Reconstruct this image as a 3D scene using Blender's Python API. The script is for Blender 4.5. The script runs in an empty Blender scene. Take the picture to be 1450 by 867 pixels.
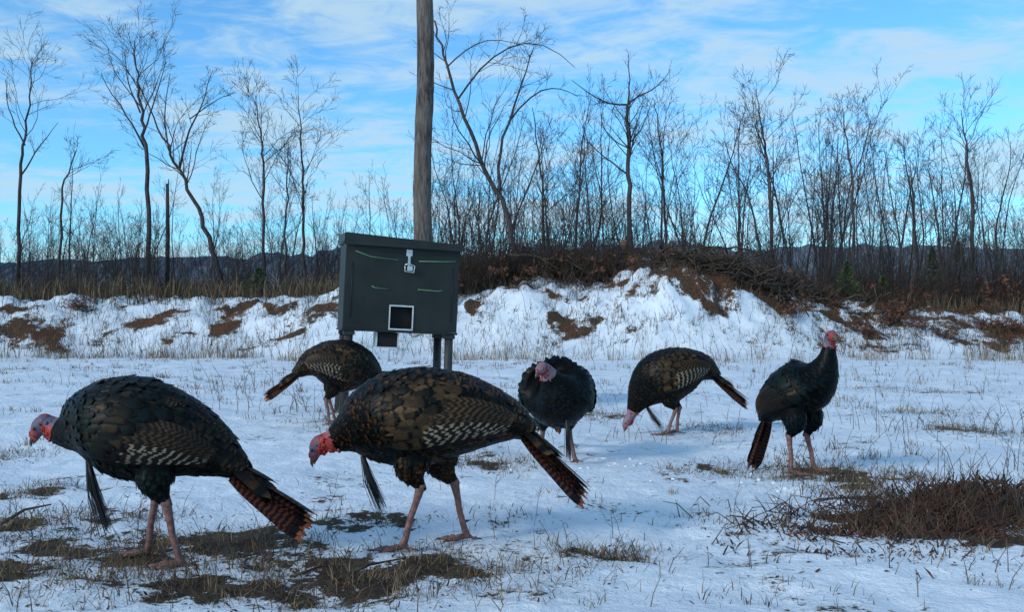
import bpy, bmesh, math, random
import numpy as np
from mathutils import Vector
R = random.Random(7)
NR = np.random.RandomState(11)
scene = bpy.context.scene
scene.view_settings.view_transform = 'Standard'
scene.view_settings.look = 'None'
scene.view_settings.exposure = 0

# ------------------------------------------------------------------ noise
def _h(ix, iy, seed):
    n = (ix.astype(np.int64) * 374761393 + iy.astype(np.int64) * 668265263 + seed * 144269504) & 0xffffffff
    n = ((n ^ (n >> 13)) * 1274126177) & 0xffffffff
    n = ((n ^ (n >> 15)) * 1103515245) & 0xffffffff
    return ((n ^ (n >> 16)) & 0xffff) / 65535.0
def vn(x, y, seed=0):
    x = np.asarray(x, float); y = np.asarray(y, float)
    ix = np.floor(x); iy = np.floor(y); fx = x - ix; fy = y - iy
    fx = fx*fx*(3-2*fx); fy = fy*fy*(3-2*fy)
    a = _h(ix, iy, seed); b = _h(ix+1, iy, seed); c = _h(ix, iy+1, seed); d = _h(ix+1, iy+1, seed)
    return (a*(1-fx)+b*fx)*(1-fy) + (c*(1-fx)+d*fx)*fy
def fbm(x, y, seed=0, o=4):
    s = 0; a = .5; t = 0
    for i in range(o):
        s = s + a*vn(x*2**i, y*2**i, seed+i*17); t += a; a *= .5
    return s/t*2-1
def sst(a, b, x):
    t = np.clip((np.asarray(x, float)-a)/(b-a), 0, 1); return t*t*(3-2*t)

# ------------------------------------------------------------------ terrain
CX = [-60,-20,-13,-9.4,-7.6,-4.6,-1.3,.27,1.4,2.4,3.2,3.8,4.9,6.3,8.5,13,20,60]
CZ = [1.3,1.4,1.5,1.38,1.45,1.5,1.6,1.95,1.75,1.8,2.3,2.5,2.05,1.55,1.2,.85,.8,.8]
PATCH = [(-1.29,3.75,.6,.36,1.15),(-.42,3.42,.55,.24,1.15),(-2.05,4.0,.18,.35,1.0),(-2.38,5.0,.16,.22,.8),(-1.7,4.35,.22,.15,.8),
 (-.61,4.15,.14,.13,.95),(-.15,5.95,.2,.25,.9),(.38,3.68,.16,.11,1.0),(1.07,5.67,.17,.16,.9),(1.6,7.9,.2,.3,.7),
 (1.68,5.4,.34,.42,1.1),(1.68,4.86,.16,.18,.9),(1.66,4.1,.44,.36,1.25),(2.15,4.5,.3,.3,1.2),(3.5,7.7,.3,.35,.9),(2.16,5.4,.14,.14,.85),
 (.78,8.7,.25,.35,.7),(3.9,9.2,.5,.4,.6),(-.9,3.15,.5,.22,1.0),(-1.7,3.3,.4,.2,.9),(2.6,3.9,.3,.2,.7),(-3.3,6.3,.3,.3,.5),(.1,10.5,.6,.5,.45),(5.2,12,.8,.8,.6),(-4,13,.7,.6,.35)]
SOIL = [(-11.5,24.0,.8,.9),(-7.0,24.7,.8,.7),(-9.2,24.9,1.0,.5),(-5.6,23.6,.6,.3),(-4.5,24.2,.8,.5),(-6,24.8,.8,.3),(-10.2,23.1,.4,.3),(.2,25.0,.8,.5),
 (-.6,24.2,.35,.3),(3.7,25.3,1.1,.8),(3.9,23.9,1.2,.45),(5.4,24.4,1.1,.7),(6.6,24.3,.8,.6),(7.2,25.3,1.6,.5),(1.5,23.3,.4,.3),(8.6,23.6,.4,.3),
 (9.8,24.5,1.6,.5),(12,24.2,1.4,.6),(2.3,24.7,.5,.4),(-2.6,24.9,.8,.3),(-12.6,25.0,1.0,.4),(10.8,25.4,3,.5),(5.2,25.4,1.6,.6),(4.7,23.6,.9,.3),
 (1.3,24.3,.35,.25),(-8.2,23.7,.5,.3),(7.6,24.0,.8,.4),(11,23.4,.6,.25),(-3.4,23.3,.4,.2),(4.4,24.6,1.6,.8)]
def bermfront(x): return 22.3 + 1.2*fbm(np.asarray(x,float)*.25, np.zeros_like(np.asarray(x,float)), 5, 2)
def H(x, y):
    x = np.asarray(x, float); y = np.asarray(y, float)
    fade = 1-sst(40, 80, np.hypot(x, y))
    near = 1-sst(14,22,y)
    z = .030*fbm(x*.9, y*.9, 1, 3) + .020*fbm(x*3.2, y*3.2, 2, 3) + .008*fbm(x*11, y*11, 3, 2)*near
    cell = .17
    gx = x/cell; gy = y/cell; ix = np.floor(gx); iy = np.floor(gy)
    for a in (-1,0,1):
        for b in (-1,0,1):
            cx = ix+a; cy = iy+b
            px = cx+_h(cx,cy,31); py = cy+_h(cx,cy,32)
            rr = .2+.3*_h(cx,cy,34)
            dep = .018*np.maximum(0,_h(cx,cy,33)-.45)*1.8*near
            d2 = ((gx-px)**2+(gy-py)**2)/rr**2
            z = z - dep*np.exp(-d2)
    top = np.interp(x, CX, CZ)
    f = bermfront(x)
    rise = sst(f, f+3.2, y)
    base = np.interp(x, [-60,-2,6,60], [1.15,1.3,.9,.75])
    back = sst(26, 29.5, y)
    hh = top*(1-back) + base*back
    lump = .26*fbm(x*.8, y*.8, 8, 4) + .20*fbm(x*3.0, y*3.0, 9, 4)
    z = z + rise*(hh + lump*(1+ .8*np.exp(-((x-4.5)/2.5)**2)))
    z = z + .035*np.exp(-((x-1.75)/.35)**2-((y-4.3)/.3)**2)*(1+fbm(x*9,y*9,12,3)) + .05*np.exp(-((x-2.2)/.22)**2-((y-4.55)/.2)**2)
    return z*(fade) + (1-fade)*.75*sst(20,40,y)
_gx=np.arange(-9,9.01,.025); _gy=np.arange(1.5,15.01,.025)
_G=H(*np.meshgrid(_gx,_gy,indexing='ij'))
def Hs(x, y):
    if -8.9<x<8.9 and 1.6<y<14.9:
        a=(x+9)/.025; b=(y-1.5)/.025; i=int(a); j=int(b); a-=i; b-=j
        return float((_G[i,j]*(1-a)+_G[i+1,j]*a)*(1-b)+(_G[i,j+1]*(1-a)+_G[i+1,j+1]*a)*b)
    return float(H(np.array([x]), np.array([y]))[0])
def dirt(x, y):
    wx = x+.30*fbm(x*4,y*4,71,4); wy = y+.30*fbm(x*4,y*4,72,4)
    d = np.zeros_like(x)
    for (a,b,rx,ry,s) in PATCH:
        d = np.maximum(d, s*np.exp(-(((wx-a)/rx)**2+((wy-b)/ry)**2)*.9))
    d = d*(.38+1.05*(fbm(x*9,y*9,21,4)*.5+.5))
    f = bermfront(x)
    onb = sst(f-.2, f+1.0, y)
    d = np.maximum(d, onb*(.24+.60*(fbm(x*1.3, y*1.7, 22, 5))+.14*sst(5,9,x)))
    wx = x+1.1*fbm(x*1.4,y*1.4,73,4); wy = y+.8*fbm(x*1.4,y*1.4,74,4)
    for (a,b,rx,ry) in SOIL:
        d = np.maximum(d, 1.15*np.exp(-(((wx-a)/rx)**2+((wy-b)/ry)**2)*1.0)*(.40+1.05*(fbm(x*2.5,y*2.5,23,4)*.5+.5)))
    foot = np.exp(-((y-f)/.7)**2)
    d = np.maximum(d, foot*(.28+.35*fbm(x*1.1,y*1.6,25,3)))
    d = np.maximum(d, sst(25.6, 27.5, y)*.9)
    d = np.maximum(d, .28+.34*fbm(x*2.2,y*2.2,27,5)+.05*sst(6,3.5,y))
    return d
def clay(x, y):
    c = np.zeros_like(x)
    for (a,b,rx,ry) in SOIL:
        c = np.maximum(c, np.exp(-(((x-a)/rx)**2+((y-b)/ry)**2)*.6))
    c = c*(.55+.6*fbm(x*1.1,y*1.1,29,3))
    c = np.maximum(c, .6*np.exp(-((x-1.7)/.5)**2-((y-4.2)/.4)**2))
    return c

# ------------------------------------------------------------------ materials
class NT:
    def __init__(s, name):
        s.m = bpy.data.materials.new(name); s.m.use_nodes = True
        s.t = s.m.node_tree; s.b = s.t.nodes['Principled BSDF']
    def n(s, typ, **kw):
        nd = s.t.nodes.new(typ)
        for k, v in kw.items():
            setattr(nd, k, v)
        return nd
    def l(s, a, b): s.t.links.new(a, b)
    def val(s, inp, v):
        if isinstance(v, bpy.types.NodeSocket): s.l(v, inp)
        else: inp.default_value = v
    def math(s, op, a, b=0.0, c=None, clamp=False):
        nd = s.n('ShaderNodeMath', operation=op, use_clamp=clamp)
        s.val(nd.inputs[0], a); s.val(nd.inputs[1], b)
        if c is not None: s.val(nd.inputs[2], c)
        return nd.outputs[0]
    def mix(s, f, a, b):
        nd = s.n('ShaderNodeMix', data_type='RGBA')
        s.val(nd.inputs[0], f)
        s.val(nd.inputs[6], a if not isinstance(a, tuple) else (*a, 1)); s.val(nd.inputs[7], b if not isinstance(b, tuple) else (*b, 1))
        return nd.outputs[2]
    def noise(s, scale, detail=4, rough=.55, vec=None, dist=0):
        nd = s.n('ShaderNodeTexNoise'); nd.inputs['Scale'].default_value = scale
        nd.inputs['Detail'].default_value = detail; nd.inputs['Roughness'].default_value = rough; nd.inputs['Distortion'].default_value = dist
        if vec is not None: s.l(vec, nd.inputs['Vector'])
        return nd.outputs[0]
    def attr(s, name): 
        nd = s.n('ShaderNodeAttribute', attribute_name=name); return nd.outputs['Fac']
    def obj(s): return s.n('ShaderNodeTexCoord').outputs['Object']
    def step(s, a, b, x):
        nd = s.n('ShaderNodeMapRange', interpolation_type='SMOOTHSTEP')
        s.val(nd.inputs[0], x); nd.inputs[1].default_value = a; nd.inputs[2].default_value = b
        return nd.outputs[0]
    def ramp(s, x, stops):
        nd = s.n('ShaderNodeValToRGB'); s.l(x, nd.inputs[0]); el = nd.color_ramp.elements
        while len(el) < len(stops): el.new(.5)
        for e, (p, c) in zip(el, stops): e.position = p; e.color = (*c, 1)
        return nd.outputs[0]
    def bump(s, h, dist, strength=1):
        nd = s.n('ShaderNodeBump'); s.l(h, nd.inputs['Height']); nd.inputs['Distance'].default_value = dist
        nd.inputs['Strength'].default_value = strength
        s.l(nd.outputs[0], s.b.inputs['Normal'])
    def base(s, c):
        s.val(s.b.inputs['Base Color'], c if not isinstance(c, tuple) else (*c, 1))
    def rough(s, r): s.val(s.b.inputs['Roughness'], r)
def simple(name, c1, c2, scale=6, rough=.7, metal=0, bump=0, spec=None):
    k = NT(name); v = k.obj()
    nz = k.noise(scale, 5, .6, v)
    k.base(k.mix(k.step(.3,.7,nz), c1, c2)); k.rough(rough); k.b.inputs['Metallic'].default_value = metal
    if spec is not None: k.b.inputs['Specular IOR Level'].default_value = spec
    if bump: k.bump(nz, bump)
    return k.m

k = NT('snow_and_soil'); v = k.obj()
da = k.attr('dirt'); ca = k.attr('clay')
n1 = k.noise(5, 8, .68, v); n2 = k.noise(38, 5, .65, v); n3 = k.noise(1.3, 3, .5, v); n4 = k.noise(140, 3, .6, v)
e = k.math('ADD', da, k.math('MULTIPLY_ADD', n1, 1.6, -.80))
e = k.math('ADD', e, k.math('MULTIPLY_ADD', n2, 1.1, -.55))
mask = k.step(.55, .66, e)
snow = k.mix(k.step(.3,.7,n3), (.69,.75,.82), (.81,.85,.89))
snow = k.mix(k.math('MULTIPLY',k.step(.42,.6,e),.7), snow, (.48,.48,.47))
snow = k.mix(k.math('MULTIPLY', k.step(.56,.72,n2), .22), snow, (.48,.53,.60))
soil = k.mix(k.step(.35,.65,n2), (.018,.012,.008), (.075,.046,.026))
soil = k.mix(k.math('MULTIPLY', k.step(.5,.75,n1), .5), soil, (.13,.090,.046))
cl = k.mix(k.step(.35,.7,n2), (.040,.016,.009), (.21,.078,.030))
soil = k.mix(k.math('MULTIPLY', k.step(.1,.6,ca), .8), soil, cl)
k.base(k.mix(mask, snow, soil))
k.rough(k.math('MULTIPLY_ADD', mask, .35, .55))
k.b.inputs['Specular IOR Level'].default_value = .3
hgt = k.math('ADD', k.math('MULTIPLY', n1, 1.0), k.math('MULTIPLY', n2, .35))
hgt = k.math('ADD', hgt, k.math('MULTIPLY', n4, .10))
k.bump(hgt, .045, .85)
M_GROUND = k.m

def bark(name, c1, c2, sc=(9,9,1.6), dist=.02):
    k = NT(name); v = k.obj()
    mp = k.n('ShaderNodeMapping'); mp.inputs['Scale'].default_value = sc; k.l(v, mp.inputs['Vector'])
    a = k.noise(2.2, 6, .65, mp.outputs[0]); b = k.noise(.9, 3, .5, v)
    c = k.mix(k.step(.38,.64,a), c1, c2)
    c = k.mix(k.math('MULTIPLY', k.step(.4,.75,b), .4), c, tuple(x*1.35 for x in c2))
    k.base(c); k.rough(.9); k.b.inputs['Specular IOR Level'].default_value = .2; k.bump(a, dist)
    return k.m
M_BARKBIG = bark('big_trunk_bark', (.040,.032,.028), (.155,.128,.108), (8,8,1.3), .06)
M_BARK = bark('grey_bark', (.030,.025,.024), (.088,.075,.073))
M_BARKF = bark('distant_bark', (.036,.033,.036), (.084,.078,.084))
M_BARKS = bark('sapling_bark', (.038,.032,.032), (.082,.069,.067))
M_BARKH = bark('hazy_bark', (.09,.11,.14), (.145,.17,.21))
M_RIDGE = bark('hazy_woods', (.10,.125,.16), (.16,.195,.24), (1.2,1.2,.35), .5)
M_BRUSH = bark('brush_stems', (.020,.014,.011), (.074,.050,.038))
M_LOG = bark('dead_wood', (.022,.016,.013), (.10,.072,.054))
M_STRAW = simple('dead_grass_straw', (.12,.080,.040), (.29,.205,.115), 3, .85)
M_DGRASS = simple('dead_grass_dark', (.032,.022,.012), (.12,.082,.040), 2, .9)
M_LEAF = simple('dead_leaves', (.10,.033,.018), (.20,.085,.04), 2, .8)
M_CEDAR = simple('cedar_needles', (.022,.036,.016), (.065,.080,.028), 2, .8)
M_MULCH = simple('mulch_bits', (.018,.008,.006), (.11,.038,.020), 7, .9)
M_STEM = simple('weed_stems', (.028,.019,.015), (.13,.088,.060), 4, .9)

# ------------------------------------------------------------------ mesh builder
class MB:
    def __init__(s): s.V=[]; s.F=[]; s.M=[]; s.U=[]; s.W=[]; s.T=[]; s.n=0
    def add(s, verts, faces, mat=0, fu=None, fv=None, tint=0.0):
        verts = np.asarray(verts, float); m = len(verts)
        s.V.append(verts); o = s.n
        s.F.extend([tuple(i+o for i in f) for f in faces]); s.M.extend([mat]*len(faces))
        s.U.append(np.zeros(m) if fu is None else fu); s.W.append(np.zeros(m) if fv is None else fv); s.T.append(np.full(m, tint))
        s.n += m
    def tube(s, P, r, k=6, mat=0, cap=True):
        P = np.asarray(P, float); n = len(P); r = np.asarray(r, float)
        if r.ndim == 0: r = np.full(n, float(r))
        T = np.gradient(P, axis=0); T /= (np.linalg.norm(T, axis=1)[:,None]+1e-9)
        ref = np.array([0,0,1.]) if abs(T[0][2]) < .8 else np.array([0,1.,0])
        if abs(np.dot(ref, T[n//2])) > .95: ref = np.array([1.,0,0])
        A = np.cross(T, ref); A /= (np.linalg.norm(A, axis=1)[:,None]+1e-9); B = np.cross(T, A)
        an = np.arange(k)*2*math.pi/k
        ring = (P[:,None,:] + r[:,None,None]*(A[:,None,:]*np.cos(an)[None,:,None] + B[:,None,:]*np.sin(an)[None,:,None])).reshape(-1,3)
        F = []
        for i in range(n-1):
            for j in range(k):
                j2 = (j+1)%k; F.append((i*k+j, i*k+j2, (i+1)*k+j2, (i+1)*k+j))
        if cap and k > 3: F.append(tuple(range(k-1,-1,-1))); F.append(tuple((n-1)*k+j for j in range(k)))
        s.add(ring, F, mat, fv=np.repeat(np.linspace(0,1,n), k))
    def ball(s, c, r, mat=0, nu=8, nv=6, ax=None):
        c = np.asarray(c, float); r = np.asarray(r, float)
        if r.ndim == 0: r = np.full(3, float(r))
        V=[]; F=[]
        for i in range(nv+1):
            th = math.pi*i/nv
            for j in range(nu):
                ph = 2*math.pi*j/nu
                V.append((math.sin(th)*math.cos(ph), math.sin(th)*math.sin(ph), math.cos(th)))
        V = np.array(V)*r
        if ax is not None: V = V@np.asarray(ax)
        for i in range(nv):
            for j in range(nu):
                j2=(j+1)%nu; F.append((i*nu+j,(i+1)*nu+j,(i+1)*nu+j2,i*nu+j2))
        s.add(V+c, F, mat)
    def mesh(s, name, mats, smooth=True, attrs=False):
        me = bpy.data.meshes.new(name)
        V = np.concatenate(s.V)
        me.from_pydata(V.tolist(), [], s.F)
        for m in mats: me.materials.append(m)
        me.polygons.foreach_set('material_index', np.array(s.M, dtype=np.int32))
        if smooth: me.polygons.foreach_set('use_smooth', np.ones(len(s.F), dtype=bool))
        if attrs:
            for nm, L in (('fu',s.U),('fv',s.W),('tint',s.T)):
                a = me.attributes.new(nm, 'FLOAT', 'POINT'); a.data.foreach_set('value', np.concatenate(L).astype(np.float32))
        me.update(); return me
    def obj(s, name, mats, parent=None, **kw):
        o = bpy.data.objects.new(name, s.mesh(name, mats, **kw)); scene.collection.objects.link(o)
        if parent: o.parent = parent
        return o
def empty(name, loc=(0,0,0)):
    o = bpy.data.objects.new(name, None); o.location = loc; scene.collection.objects.link(o); return o

# ------------------------------------------------------------------ ground sheet
rad = np.concatenate([np.geomspace(.3,1.8,14)[:-1], np.geomspace(1.8,21,430)[:-1], np.linspace(21,30,100)[:-1], np.geomspace(30,3000,42)])
angF = np.radians(np.linspace(-42,42,421)); angB = np.radians(np.linspace(42,318,70))[1:-1]
ang = np.concatenate([angF, angB])
RR, AA = np.meshgrid(rad, ang, indexing='ij')
GX = (RR*np.sin(AA)).ravel(); GY = (RR*np.cos(AA)).ravel()
GZ = H(GX, GY); nr, na = len(rad), len(ang)
idx = np.arange(nr*na).reshape(nr, na)
q = np.stack([idx[:-1,:], idx[1:,:], np.roll(idx,-1,1)[1:,:], np.roll(idx,-1,1)[:-1,:]], -1).reshape(-1,4)[:, ::-1]
me = bpy.data.meshes.new('snowy_ground')
nv = nr*na
cap = [[nv, int(idx[0,j]), int(idx[0,(j+1)%na])][::-1] for j in range(na)]
me.from_pydata(np.vstack([np.stack([GX,GY,GZ],-1), [[0,0,Hs(0,0)]]]).tolist(), [], q.tolist()+cap)
me.update()
if me.polygons[na*20].normal.z < 0: me.flip_normals()
me.polygons.foreach_set('use_smooth', np.ones(len(me.polygons), dtype=bool))
for nm, fn in (('dirt', dirt), ('clay', clay)):
    a = me.attributes.new(nm, 'FLOAT', 'POINT'); vv = np.append(fn(GX, GY), 0); a.data.foreach_set('value', vv.astype(np.float32))
me.materials.append(M_GROUND)
g = bpy.data.objects.new('snowy_ground', me); scene.collection.objects.link(g)

# low wooded rise far away, ragged canopy
xs=np.linspace(-190,190,1500); ys=np.array([92,95,98,103,112,125]); 
X,Y=np.meshgrid(xs,ys,indexing='ij')
prof=np.array([-.5,.62,.80,.9,1.0,1.0])
Z=prof[None,:]*(7.6+1.6*fbm(X*.03,Y*.03,91,3)+ .9*fbm(X*.35,Y*.5,92,4)+1.0*fbm(X*1.6,Y*.9,93,3)+np.where(X>0,1.0,0))
mb=MB(); n2_=len(ys); F=[(i*n2_+j,(i+1)*n2_+j,(i+1)*n2_+j+1,i*n2_+j+1) for i in range(len(xs)-1) for j in range(n2_-1)]
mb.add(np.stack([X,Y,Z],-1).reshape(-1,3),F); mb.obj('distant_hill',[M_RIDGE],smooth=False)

# ------------------------------------------------------------------ grass, stems, debris
def blades(mb, pts, hmin, hmax, w, lean, mat=0):
    zs = H(pts[:,0], pts[:,1])
    for (x,y),z in zip(pts, zs):
        h = R.uniform(hmin,hmax); a = R.uniform(0,6.283); l = R.uniform(0,lean)*h; wa = R.uniform(0,3.14)
        ww = w*R.uniform(.6,1.3); dx,dy = math.cos(wa)*ww, math.sin(wa)*ww; lx,ly = math.cos(a)*l, math.sin(a)*l
        z -= .01
        mb.add([(x-dx,y-dy,z),(x+dx,y+dy,z),(x+lx*.35+dx*.7,y+ly*.35+dy*.7,z+h*.6),(x+lx*.35-dx*.7,y+ly*.35-dy*.7,z+h*.6),(x+lx,y+ly,z+h)],
               [(0,1,2,3),(3,2,4)], mat)
mb = MB()
pts = []
for (a,b,rx,ry,s) in PATCH:
    n = int(1300*s*min(1.2,(rx*ry)/.12+.2))
    for i in range(n):
        pts.append((a+R.gauss(0,rx*.7), b+R.gauss(0,ry*.7)))
P = np.array(pts); kk = (fbm(P[:,0]*9,P[:,1]*9,61,3) > -.1)
P = P[kk]
blades(mb, P[::2], .012, .075, .0019, 1.9, 0); blades(mb, P[1::2], .015, .08, .0017, 2.4, 1)
for c in range(1500):
    y = 3+19*R.random()**1.0; x = R.uniform(-.62,.62)*y
    if fbm(np.array([x*.55]),np.array([y*.45]),47,3)[0] < .03: continue
    n = R.randint(3,18); sc = R.uniform(.02,.09)
    q_ = np.array([(x+R.gauss(0,sc), y+R.gauss(0,sc)) for _ in range(n)])
    blades(mb, q_, .015, .10 if y > 6 else .06, .0016+.00015*y, 1.2, R.choice([0,1,0]))
n=7000; xs = NR.uniform(-15,15,n); ys = bermfront(xs)+NR.normal(0,.7,n); kk = fbm(xs*.9,ys*.4,44,3)>-.1
blades(mb, np.stack([xs,ys],-1)[kk], .08,.32,.005,.7,0)
n=13000; xs = NR.uniform(-15,15,n); ys = NR.uniform(22.5,26.0,n); kk = dirt(xs,ys)>.32
blades(mb, np.stack([xs,ys],-1)[kk], .06,.28,.006,.9,1)
n=1400; xs = NR.uniform(-13,13,n); ys = NR.uniform(12,22,n); kk = fbm(xs*.5,ys*.4,45,3)>.12
blades(mb, np.stack([xs,ys],-1)[kk], .05,.2,.003,.8,0)
mb.obj('dead_grass', [M_STRAW, M_DGRASS], smooth=False)
mb = MB()
n=19000; xs = NR.uniform(-19,21,n); ys = 25.5+NR.beta(1.2,2.5,n)*9; kk = fbm(xs*.6,ys*.4,46,3)>-.25-.2*(xs>8)
mb2 = np.stack([xs,ys],-1)[kk]
blades(mb, mb2[::3], .2,.75,.013,.7,0); blades(mb, mb2[1::3], .2,.75,.014,.7,1); blades(mb, mb2[2::3], .2,.75,.014,.7,1)
mb.obj('tall_dry_grass', [M_STRAW, M_DGRASS], smooth=False)

mb = MB()
def stalk(x, y, h, mb, r=.0014):
    z = Hs(x,y)-.01; a = R.uniform(0,6.28); l = R.uniform(.1,.7)*h
    p = [(x,y,z),(x+l*.3*math.cos(a),y+l*.3*math.sin(a),z+h*.5),(x+l*math.cos(a),y+l*math.sin(a),z+h)]
    mb.tube(p, [r,r*.8,r*.4], 3)
    for i in range(R.randint(0,4)):
        t = R.uniform(.3,.9); b = R.uniform(0,6.28); q0 = np.array(p[0])*(1-t)+np.array(p[2])*t; L = h*R.uniform(.15,.4)
        mb.tube([q0, q0+np.array([math.cos(b)*L*.7, math.sin(b)*L*.7, L*.6])], [r*.6,r*.3], 3)
for (x,y,n,h) in [(-1.7,4.3,14,.10),(-.55,3.35,60,.10),(-1.2,3.4,70,.10),(-1.9,3.9,24,.12),(2.05,4.2,90,.20),(1.6,3.9,40,.13),(1.7,5.2,30,.13),(2.4,4.7,50,.2),(3.2,5.6,30,.25),
                  (.9,7.2,14,.13),(-2.2,9.5,22,.3),(-3.2,12,16,.35),(1.3,3.5,12,.1),(2.15,5.3,22,.17),(.38,3.6,14,.1),(3.4,7.6,30,.22),(-1.25,7.4,10,.25)]:
    for i in range(n): stalk(x+R.gauss(0,.22+.02*y), y+R.gauss(0,.2), h*R.uniform(.35,1.2), mb, .0013+.0002*y)
for i in range(900):
    y = R.uniform(4,22); x=R.uniform(-.58,.58)*y
    if fbm(np.array([x*.5]),np.array([y*.4]),48,3)[0] < 0: continue
    stalk(x, y, R.uniform(.04,.22), mb, .0008+.00018*y)
for i in range(1100):
    x = R.uniform(-14,14); y = R.uniform(21.6,26); stalk(x, y, R.uniform(.2,.7), mb, .006)
mb.obj('weed_stalks', [M_STEM])

mb = MB()
def bit(x, y, s, mat, lift=.0, steep=.6):
    z = Hs(x,y)+lift; a = R.uniform(0,6.28); L = s*R.uniform(.6,2.6); w = s*R.uniform(.12,.4); up = R.uniform(-.25,steep)*L
    c,sn = math.cos(a), math.sin(a); t = s*.25
    mb.add([(x-sn*w,y+c*w,z-t),(x+sn*w,y-c*w,z-t),(x+c*L+sn*w*.5,y+sn*L-c*w*.5,z+up),(x+c*L-sn*w*.5,y+sn*L+c*w*.5,z+up+t*.3),(x+c*L*.4,y+sn*L*.4,z+t+up*.5)],
           [(0,1,2,3),(0,4,3),(1,2,4),(0,1,4),(2,3,4)], mat)
for i in range(5600):
    x = 1.64+R.gauss(0,.31); y = 4.10+R.gauss(0,.21)+(x-1.66)*.25
    if fbm(np.array([x*6]),np.array([y*6]),66,2)[0] < -.08: continue
    bit(x,y,R.uniform(.004,.019),R.choice([0,0,1]),R.uniform(0,.04)*math.exp(-((x-1.75)/.35)**2-((y-4.3)/.25)**2),1.1)
for i in range(1800): bit(2.12+R.gauss(0,.16),4.5+R.gauss(0,.14),R.uniform(.005,.02),R.choice([0,1]),R.uniform(0,.07),1.5)
for i in range(600):
    x=1.8+R.gauss(0,.35); y=4.22+R.gauss(0,.2); z=Hs(x,y); a=R.uniform(0,6.28); L=R.uniform(.04,.17)
    mb.tube([(x,y,z),(x+math.cos(a)*L*.5,y+math.sin(a)*L*.5,z+R.uniform(.01,.07)),(x+math.cos(a)*L,y+math.sin(a)*L,z+R.uniform(.0,.11))],[.0026,.002,.001],4,R.choice([0,1]))
mb.obj('mulch_heap', [M_MULCH, M_BRUSH], smooth=False)
mb = MB()
for (a,b,rx,ry,s) in PATCH:
    for i in range(int(300*s*min(1.5,(rx*ry)/.1+.15))): bit(a+R.gauss(0,rx*.7), b+R.gauss(0,ry*.7), R.uniform(.004,.014), R.choice([0,1]))
for i in range(1000):
    y = R.uniform(3,12); bit(R.uniform(-.6,.6)*y, y, R.uniform(.003,.009), R.choice([0,1,1]))
for (x,y,z,a,L,r) in [(-.6,3.3,.03,.6,.28,.006),(-.75,3.35,.02,.3,.2,.005),(-2.1,4.05,.05,.4,.2,.008),(1.02,4.15,.02,2.5,.12,.005),(1.0,4.3,.02,.7,.1,.003)]:
    z0 = Hs(x,y); mb.tube([(x,y,z0),(x+math.cos(a)*L*.5,y+math.sin(a)*L*.5,z0+z+.01),(x+math.cos(a)*L,y+math.sin(a)*L,z0+z*1.5)],[r,r*.8,r*.4],6,1)
mb.obj('ground_litter', [M_MULCH, M_LOG], smooth=False)
M_SNOWC = simple('clod_snow', (.62,.70,.80), (.76,.82,.88), 30, .6, 0, .01)
mb = MB()
for i in range(70):
    c = R.choice([(.55,6.0,.22),(1.5,5.2,.3),(1.9,4.9,.3),(2.2,5.6,.4)])
    x=c[0]+R.gauss(0,c[2]); y=c[1]+R.gauss(0,c[2]); r=R.uniform(.005,.014)
    mb.ball((x,y,Hs(x,y)+r*.1),(r*R.uniform(.8,1.6),r*R.uniform(.8,1.6),r*R.uniform(.5,.9)),0,7,5)
for V in mb.V: V += NR.normal(0,.0015,V.shape)
mb.obj('snow_clods', [M_SNOWC])

# ------------------------------------------------------------------ trees
def grow(mb, p, d, r, L, lev, maxlev, up=.12, wig=.2, k0=7, dens=1.0, rmin=.0045, t0=None):
    n = max(3, int(L/.42)+1) if lev < 2 else 3
    P = [np.array(p,float)]; rr=[r]; d = np.array(d,float); d/=np.linalg.norm(d)
    st = L/n; D=[d.copy()]
    for i in range(n):
        d = d + NR.normal(0,wig,3)*(.5 if lev==0 else 1) + np.array([0,0,up]); d/=np.linalg.norm(d)
        P.append(P[-1]+d*st); rr.append(max(rmin*.7, r*(1-.85*(i+1)/n))); D.append(d.copy())
    mb.tube(P, rr, max(3,k0-2*lev), 0, cap=False)
    if lev < maxlev: spawn(mb, P, rr, D, L, lev, maxlev, up, wig, k0, dens, rmin, t0)
def spawn(mb, P, rr, D, L, lev, maxlev, up, wig, k0, dens, rmin, t0=None, lf=1.0):
    nb = int((L*2.0 if lev==0 else L*3.0+1.5)*dens)+1
    t0 = (.32 if lev==0 else .2) if t0 is None else t0
    for i in range(nb):
        t = R.uniform(t0,1.0); f = t*(len(P)-1); j=min(int(f),len(P)-2); fr=f-j
        p = np.array(P[j])*(1-fr)+np.array(P[j+1])*fr; rb = rr[j]*(1-fr)+rr[j+1]*fr
        dd = D[j]; a = NR.normal(0,1,3); a -= dd*np.dot(a,dd); a/=np.linalg.norm(a)+1e-6
        th = math.radians(R.uniform(22,54)); nd = dd*math.cos(th)+a*math.sin(th)
        cl = L*R.uniform(.18,.44)*(1.2-.75*t)*(lf if lev==0 else 1.3)
        if cl < .15: cl=.15
        grow(mb, p, nd, max(rmin, rb*R.uniform(.30,.50)), cl, lev+1, maxlev, up, wig, k0, dens, rmin)
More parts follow.
